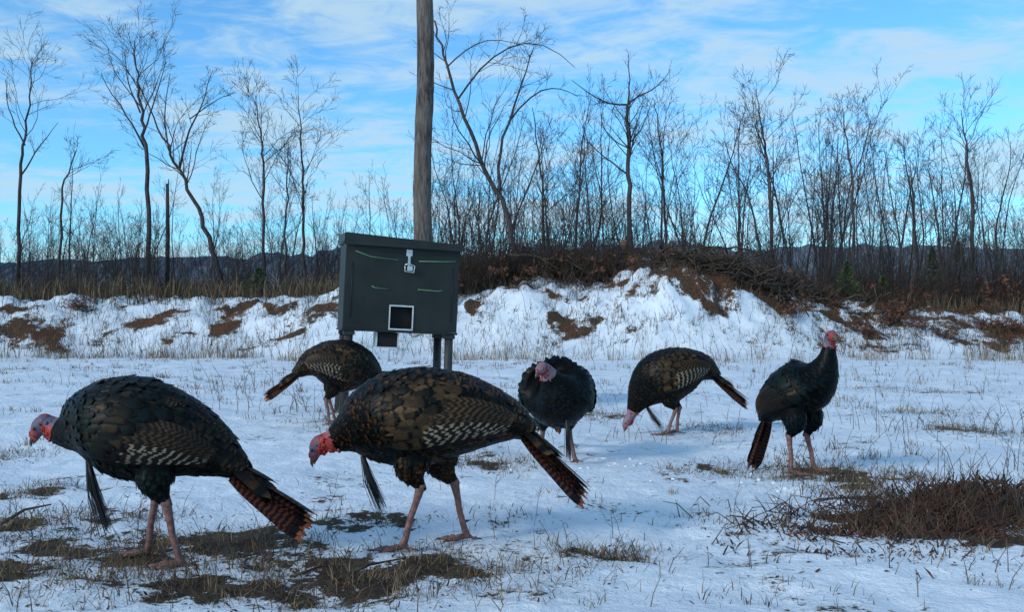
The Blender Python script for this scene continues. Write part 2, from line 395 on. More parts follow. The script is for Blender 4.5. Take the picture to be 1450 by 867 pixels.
def path_tree(name, paths, maxlev=3, dens=1.0, mat=None, rmin=.0048, k0=9, wig=.22, lf=1.0):
    mb = MB()
    for pi,(pts, r0, r1, t0) in enumerate(paths):
        pts = np.array(pts,float); m=len(pts); N=max(8,int(np.linalg.norm(pts[-1]-pts[0])*3))
        t = np.linspace(0,m-1,N); P = np.stack([np.interp(t,np.arange(m),pts[:,c]) for c in range(3)],-1)
        for _ in range(2): P[1:-1] = (P[:-2]+2*P[1:-1]+P[2:])/4
        P[1:-1] += NR.normal(0,r0*.22+.008,(N-2,3))*np.array([1,1,0])
        rr = np.linspace(r0,r1,N)
        if pi==0: rr[0]*=1.35; 
        mb.tube(P, rr, k0 if pi==0 else 7, 0, cap=True)
        T = np.gradient(P,axis=0); T/=np.linalg.norm(T,axis=1)[:,None]
        L = np.linalg.norm(np.diff(P,axis=0),axis=1).sum()
        if maxlev>0: spawn(mb, list(P), list(rr), list(T), L, 0, maxlev, .10, wig, 7, dens, rmin, t0, lf)
    return mb.obj(name, [mat or M_BARK])
def gz(x,y): return Hs(x,y)-.1
N=60; zz=np.linspace(gz(-2.2,24),17,N); tx=-2.16+.03*(zz-4)*.15; mbt=MB()
rr=.225-.0035*(zz-2); rr[0]*=1.5; rr[1]*=1.2
Pt=np.stack([tx+.03*np.sin(zz*1.1),24+.02*zz,zz],-1)
mbt.tube(Pt, rr, 22, 0)
for V in mbt.V: V += NR.normal(0,.006,V.shape)
for (z0,dx,dy) in [(11,-1,.3),(12,1,.2),(13.2,-.6,-.6),(14,.7,.5),(15,.1,-.7),(16,-.3,.4)]:
    grow(mbt,(-2.14,24.2,z0),(dx,dy,.8),.06,3.0,1,3,.1,.2,8)
mbt.obj('hardwood_tree',[M_BARKBIG])
y=27
path_tree('hardwood_tree',[([(.3,y,gz(.3,y)),(-.1,y,3.8),(-.68,y,4.9),(-1.35,y,6.5),(-1.9,y,8.1),(-2.12,y,9.1)],.085,.022,.35),
  ([(-.35,y,4.3),(-.42,y-.1,5.3),(0,y-.2,6.5),(.3,y-.3,7.4),(.6,y-.3,8.3)],.05,.012,.25),
  ([(-1.5,y,6.9),(-.9,y,7.8),(-.1,y-.2,8.4),(.9,y-.3,8.5),(1.7,y-.4,7.7)],.03,.007,.15),([(-1.8,y,7.8),(-1.2,y,8.4),(-.5,y-.2,8.6),(.4,y-.3,8.3)],.022,.006,.15),
  ([(-.1,y,6.3),(.6,y,7.2),(1.3,y,7.3),(1.8,y,7.0)],.028,.007,.2)],3,.95)
y=28
path_tree('hardwood_tree',[([(3.4,y,gz(3.4,y)),(3.35,y,4.2),(3.3,y,5.8),(3.26,y,7.0)],.080,.042,.5),
  ([(3.26,y,7.0),(2.7,y,7.0),(2.2,y,7.3),(1.7,y,7.7)],.030,.008,.2),([(3.26,y,7.0),(3.6,y,7.3),(4.1,y,7.4),(4.5,y,8.0)],.030,.008,.2),
  ([(3.28,y,6.9),(3.35,y,7.6),(3.3,y,8.4)],.03,.008,.2),([(3.3,y,5.9),(3.7,y,6.3),(4.0,y,7.2)],.025,.007,.2),([(3.3,y,5.0),(2.5,y,5.6),(1.9,y,6.2)],.027,.008,.2)],2,1.3)
y=30
HT=[([(-6.3,y),(-6.35,4.8),(-6.5,7.7)],.06,.010,.35,1.2),([(-6.7,y),(-6.7,4),(-6.6,6.1)],.045,.01,.35,.9),
    ([(-7.7,y),(-7.67,5.7),(-8.0,7.9)],.06,.010,.35,1.2),([(-13.55,y),(-13.4,4.8),(-13.0,6.0)],.05,.010,.5,.8),
    ([(4.7,y),(4.6,5.5),(4.35,7.6)],.055,.010,.3,1.1),([(7.9,y),(7.75,5.5),(7.4,7.9)],.075,.010,.3,1.1),
    ([(10.3,y),(10.2,5),(10.0,7.3)],.06,.010,.3,1.1),([(14.3,y),(14.2,5),(13.9,7.4)],.085,.010,.3,1.1),
    ([(1.0,y),(.9,5),(.6,7.2)],.05,.010,.3,1.1),([(12.5,y),(12.6,4),(12.4,6)],.05,.010,.3,1.1)]
for (pp,r0,r1,t0,dn) in HT:
    x0=pp[0][0]; yy=y+R.uniform(-.8,.8)
    path_tree('hardwood_tree',[([(x0,yy,gz(x0,yy))]+[(a,yy+R.uniform(-.2,.2),b) for a,b in pp[1:]],r0,r1,t0)],3,dn,lf=1.1)
path_tree('hardwood_tree',[([(-11.0,y,gz(-11,y)),(-11.1,y,5.9),(-11.35,y,7.8),(-11.5,y,9.4)],.085,.012,.45),
  ([(-11.15,y,6.1),(-11.6,y,7.0),(-12.1,y,7.6),(-12.5,y,8.4)],.034,.008,.2),([(-11.2,y,6.6),(-10.9,y,7.5),(-10.6,y+.2,8.8)],.032,.008,.2),([(-11.3,y,7.2),(-11.8,y+.2,8.2),(-11.9,y+.3,9.2)],.028,.007,.2)],3,1.0,lf=1.1)
path_tree('hardwood_tree',[([(-14.95,y,gz(-15,y)),(-14.95,y,5.4),(-14.7,y,7.2),(-14.6,y,8.9)],.065,.010,.5),
  ([(-14.9,y,5.3),(-14.4,y,6.1),(-13.8,y,6.9)],.028,.007,.25),([(-14.8,y,6.2),(-15.3,y,7.2),(-15.4,y,8.2)],.026,.007,.25)],3,.85,lf=1.05)
path_tree('hardwood_tree',[([(-8.7,y,gz(-8.7,y)),(-9.1,y,3.2),(-9.6,y,4.4),(-10.2,y,5.6),(-10.7,y,6.6),(-11.4,y,8.2)],.09,.012,.45),
  ([(-10.1,y,5.5),(-9.9,y,6.6),(-9.4,y,7.4),(-9.1,y,8.5)],.04,.008,.25),([(-10.4,y,6.0),(-10.6,y,7),(-10.4,y,8.4)],.03,.008,.25),([(-9.8,y,7.0),(-9.0,y,7.6),(-8.5,y,7.8)],.02,.006,.2)],3,1.05)
mbs=MB(); mbs.tube([(-10.64,30.5,1.1),(-10.62,30.5,3.5),(-10.64,30.5,5.1)],[.08,.07,.05],8); mbs.tube([(-10.62,30.5,4.9),(-10.6,30.5,5.25)],[.035,.01],5); mbs.obj('dead_tree_snag',[M_BARK])

def variant(name, h, lev, mat, dens, stems=1, rmin=.006, r=None, t0=None):
    mb=MB()
    for s_ in range(stems):
        ox,oy = (R.uniform(-.4,.4),R.uniform(-.4,.4)) if stems>1 else (0,0)
        hh=h*R.uniform(.6,1) if stems>1 else h
        grow(mb,(ox,oy,-.1),(ox*.3+R.uniform(-.12,.12),oy*.35,1),(r or hh*R.choice([.0065,.0075,.011]))*R.uniform(.8,1.1),hh,0,lev,.10,.15,7,dens,rmin,t0)
    return mb.mesh(name,[mat])
V1=[variant('bare_tree_mesh',6.5,3,M_BARKF,.85,R.choice([1,1,2]),.0055) for _ in range(11)]
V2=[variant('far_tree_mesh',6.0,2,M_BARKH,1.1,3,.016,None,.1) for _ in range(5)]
V3=[variant('sapling_mesh',4.2,2,M_BARKS,1.0,7,.0055,.020,.08) for _ in range(6)]
def inst(par, me, x, y, s, z=None, sx=1):
    o=bpy.data.objects.new(par.name+'_part',me); scene.collection.objects.link(o); o.parent=par
    o.location=(x,y,(Hs(x,y) if z is None else z)-.05); o.rotation_euler=(R.gauss(0,.07),R.gauss(0,.07),R.uniform(0,6.28)); o.scale=(s*sx,s*sx,s)
tl=empty('distant_tree_line')
def topH(x): return float(np.interp(x,[-22,-13,-9,-5,-2,1,6,10,16,24],[4.4,4.8,5.0,5.1,6.3,7.3,7.4,7.3,6.9,6.6]))
for i in range(190):
    y=R.uniform(31,44); x=R.uniform(-.56,.58)*y
    if x<-3 and R.random()<.3: continue
    inst(tl,R.choice(V1),x,y,topH(x*33/y)/6.5*R.uniform(.5,1.15)*y/36, sx=R.uniform(.75,1.0))
for i in range(190):
    y=R.uniform(28,38); x=R.uniform(-.56,.58)*y
    inst(tl,R.choice(V3),x,y,R.uniform(.5,1.25)*(.72 if x<-3 else 1.0))
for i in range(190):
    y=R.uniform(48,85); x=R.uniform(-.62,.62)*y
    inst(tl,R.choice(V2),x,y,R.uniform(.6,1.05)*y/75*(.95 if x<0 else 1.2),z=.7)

def clump(n,h,leaf,spread=.6):
    mb=MB()
    for i in range(n):
        x,y=R.gauss(0,spread),R.gauss(0,spread*.6); hh=h*R.uniform(.4,1)
        d=np.array([R.gauss(0,.45),R.gauss(0,.45),1]); P=[np.array([x,y,-.1])]
        for s_ in range(4): d=d+NR.normal(0,.25,3); d[2]=abs(d[2])*.8+.1; P.append(P[-1]+d/np.linalg.norm(d)*hh/4)
        mb.tube(P,[.012,.010,.008,.006,.004],3,0,False)
        for b in range(4):
            q0=P[R.randint(1,3)]; e_=NR.normal(0,1,3); e_[2]=abs(e_[2])*.6; L=hh*R.uniform(.15,.4); q1=q0+e_/np.linalg.norm(e_)*L
            mb.tube([q0,(q0+q1)/2+NR.normal(0,.03,3),q1],[.007,.005,.003],3,0,False)
            if leaf and R.random()<leaf:
                for l_ in range(6):
                    c=q0+(q1-q0)*R.random()+NR.normal(0,.05,3); a=NR.normal(0,.035,3); b_=NR.normal(0,.035,3)
                    mb.add([c-a,c+b_,c+a,c-b_],[(0,1,2,3)],1)
    return mb.mesh('brush_mesh',[M_BRUSH,M_LEAF])
CL=[clump(46,1.7,l_) for l_ in (0,.08,.15,0,.6)]
ub=empty('underbrush')
for i in range(320):
    x=R.uniform(-17,19); y=R.uniform(26.8,32)
    s=R.uniform(.5,1.0)*(.65 if x<-3.5 else 1.3)
    inst(ub,R.choice(CL[:4] if R.random()<.93 else CL[4:]),x,y,s)
for i in range(66): inst(ub,R.choice(CL[:4]),R.uniform(-2.3,3.2),R.uniform(25.6,27.5),R.uniform(.5,.95))
for i in range(60): inst(ub,R.choice(CL[:4]),R.uniform(4.2,10.5),R.uniform(25.3,27.2),R.uniform(.35,.7))
for i in range(24): inst(ub,CL[4],R.choice([8.2,9.8,12.2,-11,6.5,-2])+R.gauss(0,.4),R.uniform(23.6,25.6),R.uniform(.2,.45))
mb=MB()
for i in range(700):
    x=R.choice([R.uniform(3.2,9.5),R.uniform(4.4,7.5),R.uniform(4.4,7.0)]); y=R.uniform(24.2,26.3); z=Hs(x,y)+R.uniform(0,.55)*math.exp(-((x-5.8)/2.0)**2)
    a=R.uniform(-1.2,1.2)+(math.pi if R.random()<.5 else 0); L=R.uniform(.3,1.3); r=R.uniform(.006,.030)
    mb.tube([(x,y,z),(x+math.cos(a)*L*.5+R.gauss(0,.05),y+math.sin(a)*L*.4,z+R.uniform(-.1,.3)),(x+math.cos(a)*L,y+math.sin(a)*L*.8,z+R.uniform(-.4,.45))],[r,r*.8,r*.4],5)
for (x0,z0,x1,z1,r) in [(-.2,2.6,2.0,1.9,.035),(.8,2.3,3.2,2.0,.028),(4.2,2.8,7.0,1.75,.05),(4.6,2.6,6.1,2.1,.07),(5.8,2.1,8.0,1.4,.04),(3.9,2.65,5.4,2.6,.04),(6.3,1.1,8.0,1.5,.02),(4.2,2.3,6.4,1.3,.035),(2.6,1.7,4.0,2.2,.025),(5.0,2.9,6.8,2.2,.035)]:
    P=[np.array([x0+(x1-x0)*t,25.1+R.uniform(-.15,.3),z0+(z1-z0)*t+.15*math.sin(t*5+x0)+R.gauss(0,.03)]) for t in np.linspace(0,1,9)]
    T=[(P[-1]-P[0])/np.linalg.norm(P[-1]-P[0])]*9; rr=list(np.linspace(r,r*.35,9)); mb.tube(P,rr,7); spawn(mb,P,rr,T,1.8,1,2,.1,.35,7,1.8,.007,.05)
mb.obj('brush_pile',[M_LOG])
def cedar(x,y,h,w):
    mb=MB(); z=Hs(x,y); mb.tube([(x,y,z-.1),(x,y,z+h*.5),(x,y,z+h)],[.03,.02,.008],5,1)
    for i in range(int(900*h)):
        t=R.random()**1.3; rad_=w*(1-t)*R.random()**.5; a=R.uniform(0,6.28)
        rad_*=1+.4*math.sin(a*3+t*9); c=np.array([x+rad_*math.cos(a),y+rad_*math.sin(a),z+.08+t*h])
        d=np.array([math.cos(a),math.sin(a),.7])*R.uniform(.04,.11); s_=NR.normal(0,.018,3)
        mb.add([c-s_,c+s_,c+d],[(0,1,2)],0)
    mb.obj('cedar_sapling',[M_CEDAR,M_BARK])
for a in [(8.6,25.4,.9,.32),(-6.9,27,.7,.5),(9.9,26.4,.8,.3),(13.6,32,2.2,.9),(14.9,33,2.4,.9),(5.9,27.5,.9,.35),(-9.6,28,.7,.4),(12.3,26,.6,.3)]: cedar(*a)

# ------------------------------------------------------------------ feeder
M_BOX=simple('painted_steel',(.010,.013,.012),(.018,.022,.020),3,.5,.0,.002,.3)
M_LID=simple('lid_steel',(.011,.013,.013),(.022,.025,.024),4,.45,0,0,.3)
M_TRIM=simple('worn_trim',(.42,.44,.42),(.62,.64,.62),20,.5)
M_LINE=simple('green_rib_line',(.06,.15,.07),(.11,.22,.11),12,.5)  # lighter green colour for the thin embossed ribs
M_LATCH=simple('zinc_latch',(.45,.46,.46),(.65,.66,.66),25,.35,.7)
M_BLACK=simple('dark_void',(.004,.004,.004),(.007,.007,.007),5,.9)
M_RUST=simple('leg_steel',(.012,.013,.013),(.03,.03,.028),9,.6)
fz=Hs(-1.03,9.2)
fd=empty('game_feeder',(-1.05,9.0,fz)); fd.rotation_euler=(0,math.radians(2.7),math.radians(15))
def boxpart(name,lo,hi,mat,bev=.006,top=None,par=fd):
    (x0,y0,z0),(x1,y1,z1)=lo,hi
    bm=bmesh.new(); vs=[bm.verts.new(p) for p in [(x0,y0,z0),(x1,y0,z0),(x1,y1,z0),(x0,y1,z0)]]
    tz=top or (z1,z1,z1,z1)
    vt=[bm.verts.new(p) for p in [(x0,y0,tz[0]),(x1,y0,tz[1]),(x1,y1,tz[2]),(x0,y1,tz[3])]]
    bm.faces.new(vs[::-1]); bm.faces.new(vt)
    for i in range(4): bm.faces.new((vs[i],vs[(i+1)%4],vt[(i+1)%4],vt[i]))
    if bev: bmesh.ops.bevel(bm,geom=bm.edges[:],offset=bev,segments=2,affect='EDGES')
    m_=bpy.data.meshes.new(name); bm.to_mesh(m_); bm.free(); m_.materials.append(mat)
    o=bpy.data.objects.new(name,m_); scene.collection.objects.link(o); o.parent=par; return o
W=.52; D=.55; zb=.76; zt=1.535; ox=.0; oz=.875; ow=.10; oh=.10
boxpart('wall_front_left',(-W,0,zb),(ox-ow,.02,zt),M_BOX,.0)
boxpart('wall_front_right',(ox+ow,0,zb),(W,.02,zt),M_BOX,.0)
boxpart('wall_front_top',(ox-ow,0.0,oz+oh),(ox+ow,.02,zt),M_BOX,.0)
boxpart('wall_front_bottom',(ox-ow,0.0,zb),(ox+ow,.02,oz-oh),M_BOX,.0)
boxpart('wall_left',(-W-.003,.021,zb),(-W+.02,D,zt),M_BOX,.003)
boxpart('wall_right',(W-.02,.021,zb),(W+.003,D,zt),M_BOX,.003)
boxpart('wall_back',(-W+.021,D-.02,zb),(W-.021,D-.001,zt),M_BOX,.003)
boxpart('floor_plate',(-W-.01,-.008,zb-.022),(W+.01,D+.01,zb-.001),M_BOX,.004)
boxpart('interior_dark_block',(ox-ow-.05,.05,oz-oh-.04+.03),(ox+ow+.05,.4,oz+oh+.05),M_BLACK,.0)  # solid block behind the opening; darkness of the inside put into its colour
boxpart('lid',(-W-.025,-.05,zt+.001),(W+.03,D+.03,0),M_LID,.008,(zt+.085,zt+.035,zt+.055,zt+.11))
boxpart('lid_lip',(-W-.029,-.058,zt-.025),(W+.034,-.046,zt+.012),M_LID,.003)
for nm,lo,hi in (('frame_top',(ox-ow-.012,-.008,oz+oh),(ox+ow+.012,-.001,oz+oh+.014)),('frame_bottom',(ox-ow-.012,-.008,oz-oh-.014),(ox+ow+.012,-.001,oz-oh)),
                 ('frame_left',(ox-ow-.012,-.009,oz-oh+.001),(ox-ow,-.001,oz+oh-.001)),('frame_right',(ox+ow,-.009,oz-oh+.001),(ox+ow+.012,-.001,oz+oh-.001))):
    boxpart(nm,lo,hi,M_TRIM,.001)
def rib(pts,r,mat,name):
    m_=MB(); m_.tube([(x,-.003,z) for x,z in pts],r,6); m_.obj(name,[mat],parent=fd)
rib([(-.44,1.46),(-.38,1.44),(-.30,1.415),(-.05,1.40)],.006,M_LINE,'rib_1')
rib([(.14,1.40),(.38,1.41),(.48,1.42)],.006,M_LINE,'rib_2')
rib([(-.28,1.15),(-.25,1.135),(-.13,1.13)],.0055,M_LINE,'rib_3'); rib([(.14,1.14),(.34,1.135),(.37,1.145)],.0055,M_LINE,'rib_4')
rib([(-.46,.86),(-.46,1.36)],.004,M_LID,'rib_5'); rib([(.46,.86),(.46,1.36)],.004,M_LID,'rib_6')
boxpart('latch_plate',(.02,-.014,1.44),(.075,-.002,1.50),M_LATCH,.002)
boxpart('latch_hasp',(.035,-.022,1.35),(.058,-.015,1.455),M_LATCH,.002)
m_=MB(); m_.tube([(.01,-.03,1.36),(.01,-.03,1.30),(.09,-.03,1.29),(.10,-.03,1.35),(.05,-.03,1.37),(.01,-.03,1.36)],.006,6); m_.obj('latch_ring',[M_LATCH],parent=fd)
boxpart('padlock',(.03,-.035,1.305),(.08,-.012,1.35),M_LATCH,.004)
boxpart('spout',(-.20,.04,.60),(-.02,.24,zb-.023),M_BLACK,.004)
boxpart('spout_rim_left',(-.213,.03,.60),(-.202,.25,zb-.025),M_TRIM,.001); boxpart('spout_rim_right',(-.018,.03,.60),(-.007,.25,zb-.025),M_TRIM,.001)
boxpart('spout_lip',(-.21,.028,.594),(-.01,.039,.604),M_TRIM,.001)
for i,(x,y) in enumerate([(-W+.06,.05),(W-.06,.05),(-W+.06,D-.05),(W-.08,D-.05)]):
    m_=MB(); m_.tube([(x,y,zb-.02),(x*1.02,y,.3),(x*1.04,y,-.12)],.04,12); m_.obj('leg_%d'%(i+1),[M_RUST],parent=fd)
    boxpart('bracket_%d'%(i+1),(x-.05,y-.045,zb-.06),(x+.05,y+.045,zb-.0225),M_RUST,.004)
m_=MB(); m_.tube([(-W+.06,D-.05,.35),(W-.06,D-.05,.35)],.014,8); m_.obj('brace',[M_RUST],parent=fd)

# ------------------------------------------------------------------ turkeys
def fmat(name, kind):
    k=NT(name); fv=k.attr('fv'); fu=k.attr('fu'); ti=k.attr('tint'); v=k.obj()
    au=k.math('ABSOLUTE',fu); nz=k.noise(60,3,.6,v); big=k.noise(7,2,.5,v)
    mixf=k.math('ADD',ti,k.math('MULTIPLY_ADD',big,.9,-.45),clamp=True)
    if kind=='body':
        sheen=k.ramp(mixf,[(0,(.001,.011,.018)),(.22,(.003,.018,.013)),(.45,(.020,.014,.005)),(.7,(.065,.026,.008)),(1,(.110,.042,.011))])
        band=k.math('MULTIPLY',k.step(.32,.58,fv),k.math('SUBTRACT',1.0,k.step(.78,.88,fv)))
        band=k.math('MULTIPLY',band,k.math('MULTIPLY_ADD',k.step(.36,.64,nz),.8,.2))
        c=k.mix(band,(.0018,.0016,.0017),sheen)
        k.base(c); k.rough(.40); k.b.inputs['Metallic'].default_value=.1; k.b.inputs['Specular IOR Level'].default_value=.10
    elif kind=='covert':
        br=k.ramp(mixf,[(0,(.002,.009,.010)),(.3,(.009,.009,.006)),(.6,(.045,.026,.012)),(1,(.105,.060,.025))])
        c=k.mix(k.step(.62,.80,k.math('ADD',fv,k.math('MULTIPLY',k.math('POWER',au,3.0),.12))),br,(.0020,.0018,.0018))
        c=k.mix(k.math('MULTIPLY',k.step(.92,.97,fv),k.math('MULTIPLY',ti,.7)),c,(.11,.075,.042))
        c=k.mix(k.math('MULTIPLY',k.step(.45,.65,nz),.4),c,(.004,.0035,.003))
        k.base(c); k.rough(.44); k.b.inputs['Metallic'].default_value=0; k.b.inputs['Specular IOR Level'].default_value=.11
    elif kind=='rump':
        c=k.ramp(fv,[(0,(.006,.005,.004)),(.45,(.020,.012,.007)),(.62,(.12,.058,.020)),(.70,(.005,.004,.004)),(.84,(.005,.004,.004)),(.91,(.13,.072,.033)),(1,(.18,.115,.06))])
        c=k.mix(k.math('MULTIPLY',k.math('SUBTRACT',1.0,mixf),.88),c,(.003,.004,.004))
        k.base(c); k.rough(.45); k.b.inputs['Specular IOR Level'].default_value=.11
    elif kind=='barred':
        s=k.math('SINE',k.math('ADD',k.math('ADD',k.math('MULTIPLY',fv,58.0),k.math('MULTIPLY',ti,40.0)),k.math('MULTIPLY',au,2.2)))
        c=k.mix(k.step(.1,.9,k.math('ADD',s,k.math('MULTIPLY_ADD',nz,1.8,-.9))),(.010,.007,.006),(.27,.215,.15))
        c=k.mix(k.step(.08,.0,au),c,(.012,.008,.006))
        c=k.mix(k.math('MULTIPLY',k.step(.55,.35,big),.5),c,(.012,.009,.008))
        k.base(c); k.rough(.6); k.b.inputs['Specular IOR Level'].default_value=.12
    elif kind=='secondary':
        s=k.math('SINE',k.math('ADD',k.math('ADD',k.math('MULTIPLY',fv,70.0),k.math('MULTIPLY',ti,40.0)),k.math('MULTIPLY',au,4.0)))
        c=k.mix(k.step(-.3,.9,k.math('ADD',s,k.math('MULTIPLY_ADD',nz,1.6,-.8))),(.016,.010,.006),(.105,.056,.025))
        c=k.mix(k.math('MULTIPLY',k.step(.90,.99,k.math('MAXIMUM',fv,au)),.6),c,(.21,.14,.075))
        c=k.mix(k.math('MULTIPLY',k.math('SUBTRACT',1.0,mixf),.88),c,(.003,.0045,.0045))
        k.base(c); k.rough(.45); k.b.inputs['Specular IOR Level'].default_value=.12
    elif kind=='tail':
        s=k.math('SINE',k.math('ADD',k.math('MULTIPLY',fv,95.0),k.math('MULTIPLY',nz,5.0)))
        c=k.mix(k.step(-.2,.6,s),(.012,.004,.004),(.080,.023,.012))
        c=k.mix(k.step(.82,.85,fv),c,(.007,.004,.004)); c=k.mix(k.step(.92,.94,fv),c,(.26,.068,.030))
        k.base(c); k.rough(.45); k.b.inputs['Specular IOR Level'].default_value=.14
    return k.m
def skinmat(name,c1,c2,c3):
    k=NT(name); v=k.obj(); a=k.noise(45,4,.6,v); b=k.noise(22,2,.5,v)
    c=k.mix(k.step(.42,.6,b),c1,c2); c=k.mix(k.step(.54,.66,a),c,c3)
    k.base(c); k.rough(.55); k.b.inputs['Specular IOR Level'].default_value=.3; k.bump(a,.004); return k.m
TM=[fmat('feather_body','body'),fmat('feather_covert','covert'),fmat('feather_rump','rump'),fmat('feather_barred','barred'),fmat('feather_secondary','secondary'),fmat('feather_tail','tail')]
M_SKINR=skinmat('head_skin_red',(.32,.035,.026),(.10,.09,.13),(.40,.12,.09))
M_SKINP=skinmat('head_skin_pale',(.28,.15,.15),(.14,.15,.21),(.36,.07,.06))
M_WAT=skinmat('wattle_red',(.40,.018,.014),(.24,.015,.015),(.45,.05,.04))
M_BEAK=simple('beak_horn',(.06,.045,.03),(.13,.10,.07),40,.4)
M_LEG=simple('leg_scales',(.085,.036,.030),(.25,.115,.095),55,.5,0,.003)
M_EYE=simple('eye_dark',(.008,.005,.004),(.012,.008,.006),5,.08)
M_BEARD=simple('beard_bristle',(.005,.005,.007),(.012,.012,.014),10,.5)
M_CLAW=simple('claw',(.03,.022,.018),(.07,.05,.04),40,.4)

class Loft:
    def __init__(s, st, M=90, ref=(0,1,0), wing=False):
        st=np.array(st,float); n=len(st)
        t=np.linspace(0,n-1,M); P=np.vstack([2*st[0]-st[1],st,2*st[-1]-st[-2]])
        out=[]
        for q_ in t:
            i=min(int(q_),n-2); f=q_-i; a,b,c,d=P[i],P[i+1],P[i+2],P[i+3]
            out.append(.5*((2*b)+(-a+c)*f+(2*a-5*b+4*c-d)*f*f+(-a+3*b-3*c+d)*f**3))
        o=np.array(out)
        for _ in range(3): o[1:-1]=(o[:-2]+2*o[1:-1]+o[2:])/4
        s.C=o[:,:3]; s.ry=np.maximum(o[:,3],.002); s.rz=np.maximum(o[:,4],.002); s.M=M; s.wing=wing; s.nst=n-1
        T=np.gradient(s.C,axis=0); T/=np.linalg.norm(T,axis=1)[:,None]
        if M>60:
            for _ in range(24): T[1:-1]=(T[:-2]+2*T[1:-1]+T[2:])/4
            T/=np.linalg.norm(T,axis=1)[:,None]
        ref=np.array(ref,float); S=ref[None,:]-T*(T@ref)[:,None]; S/=np.linalg.norm(S,axis=1)[:,None]
        s.T=T; s.S=S; s.U=np.cross(T,S)
        s.cum=np.concatenate([[0],np.cumsum(np.linalg.norm(np.diff(s.C,axis=0),axis=1))]); s.len=s.cum[-1]
    def W(s,f,phi):
        if not s.wing: return 0
        a=math.atan2(math.sin(phi),abs(math.cos(phi))); st=f*s.nst
        g=lambda p,q,x:(lambda t:t*t*(3-2*t))(min(1,max(0,(x-p)/(q-p))))
        return g(.7,1.3,st)*(1-g(4.3,5.2,st))*g(-.62,-.36,a)*(1-g(.6,1.1,a))
    def p(s,f,phi):
        x=min(max(f,0),1)*(s.M-1); i=min(int(x),s.M-2); w=x-i
        L=lambda A:A[i]*(1-w)+A[i+1]*w
        b=1+.10*s.W(f,phi)
        return L(s.C)+(L(s.S)*L(s.ry)*math.cos(phi)+L(s.U)*L(s.rz)*math.sin(phi))*b
    def surf(s,f,phi):
        e=.012; f=min(max(f,.013),.987); p0=s.p(f,phi); ds=s.p(f+e,phi)-s.p(f-e,phi); dp=s.p(f,phi+.08)-s.p(f,phi-.08)
        i=int(f*(s.M-1))
        if np.dot(ds,s.T[i])<.15*np.linalg.norm(ds)+1e-6: ds=ds+s.T[i]*np.linalg.norm(ds)*.8+s.T[i]*1e-4
        n=np.cross(dp,ds); n/=np.linalg.norm(n)+1e-9; ds/=np.linalg.norm(ds)+1e-9
        return p0,n,ds
    def skin(s,mb,matf,k=26):
        V=[]
        for i in range(s.M):
            for j in range(k): V.append(s.p(i/(s.M-1),2*math.pi*j/k))
        groups={}
        for i in range(s.M-1):
            for j in range(k):
                j2=(j+1)%k; groups.setdefault(matf((i+.5)/(s.M-1)),[]).append((i*k+j,(i+1)*k+j,(i+1)*k+j2,i*k+j2))
        for e_ in (0,s.M-1):
            groups.setdefault(matf(e_/(s.M-1)),[]).append(tuple(e_*k+j for j in range(k)))
        for m_,F in groups.items(): mb.add(V,F,m_)
VV=np.array([0,.25,.5,.72,.88,1.0]); WW=np.array([.45,.82,1,.90,.58,.10])
VL=np.linspace(0,1,9); WL=np.array([.5,.8,.95,1,1,1,.97,.8,.15])
FU3=np.array([-1,0,1.])
FF6=[(r*3+c,r*3+c+1,(r+1)*3+c+1,(r+1)*3+c) for r in range(5) for c in range(2)]
FF9=[(r*3+c,r*3+c+1,(r+1)*3+c+1,(r+1)*3+c) for r in range(8) for c in range(2)]
def feather(mb,p,d,n,L,w,mat,lift=.14,bend=.12,tint=.5,cup=.14,long=False):
    d=np.asarray(d,float); d=d/np.linalg.norm(d); n=n-d*np.dot(n,d); n/=np.linalg.norm(n)+1e-9
    d2=d*math.cos(lift)+n*math.sin(lift); n2=n*math.cos(lift)-d*math.sin(lift); sd=np.cross(d2,n2)
    vv,ww=(VL,WL) if long else (VV,WW)
    c=p[None,:]+d2[None,:]*(L*vv)[:,None]-n2[None,:]*(bend*L*vv**2)[:,None]
    V=c[:,None,:]+sd[None,None,:]*(FU3[None,:]*ww[:,None]*w*.5)[:,:,None]-n2[None,None,:]*((FU3**2)[None,:]*ww[:,None]*w*cup)[:,:,None]
    mb.add(V.reshape(-1,3),FF9 if long else FF6,mat,fu=np.tile(FU3,len(vv)),fv=np.repeat(vv,3),tint=tint)
def pathfeather(mb,pts,nrm,w,mat,tint=.5,cup=.12):
    pts=np.array(pts); nrm=np.array(nrm); T=np.gradient(pts,axis=0); T/=np.linalg.norm(T,axis=1)[:,None]
    sd=np.cross(T,nrm); sd/=np.linalg.norm(sd,axis=1)[:,None]; 
    V=pts[:,None,:]+sd[:,None,:]*(FU3[None,:,None]*WL[:,None,None]*w*.5)-nrm[:,None,:]*((FU3**2)[None,:,None]*WL[:,None,None]*w*cup)
    mb.add(V.reshape(-1,3),FF9,mat,fu=np.tile(FU3,9),fv=np.repeat(VL,3),tint=tint)
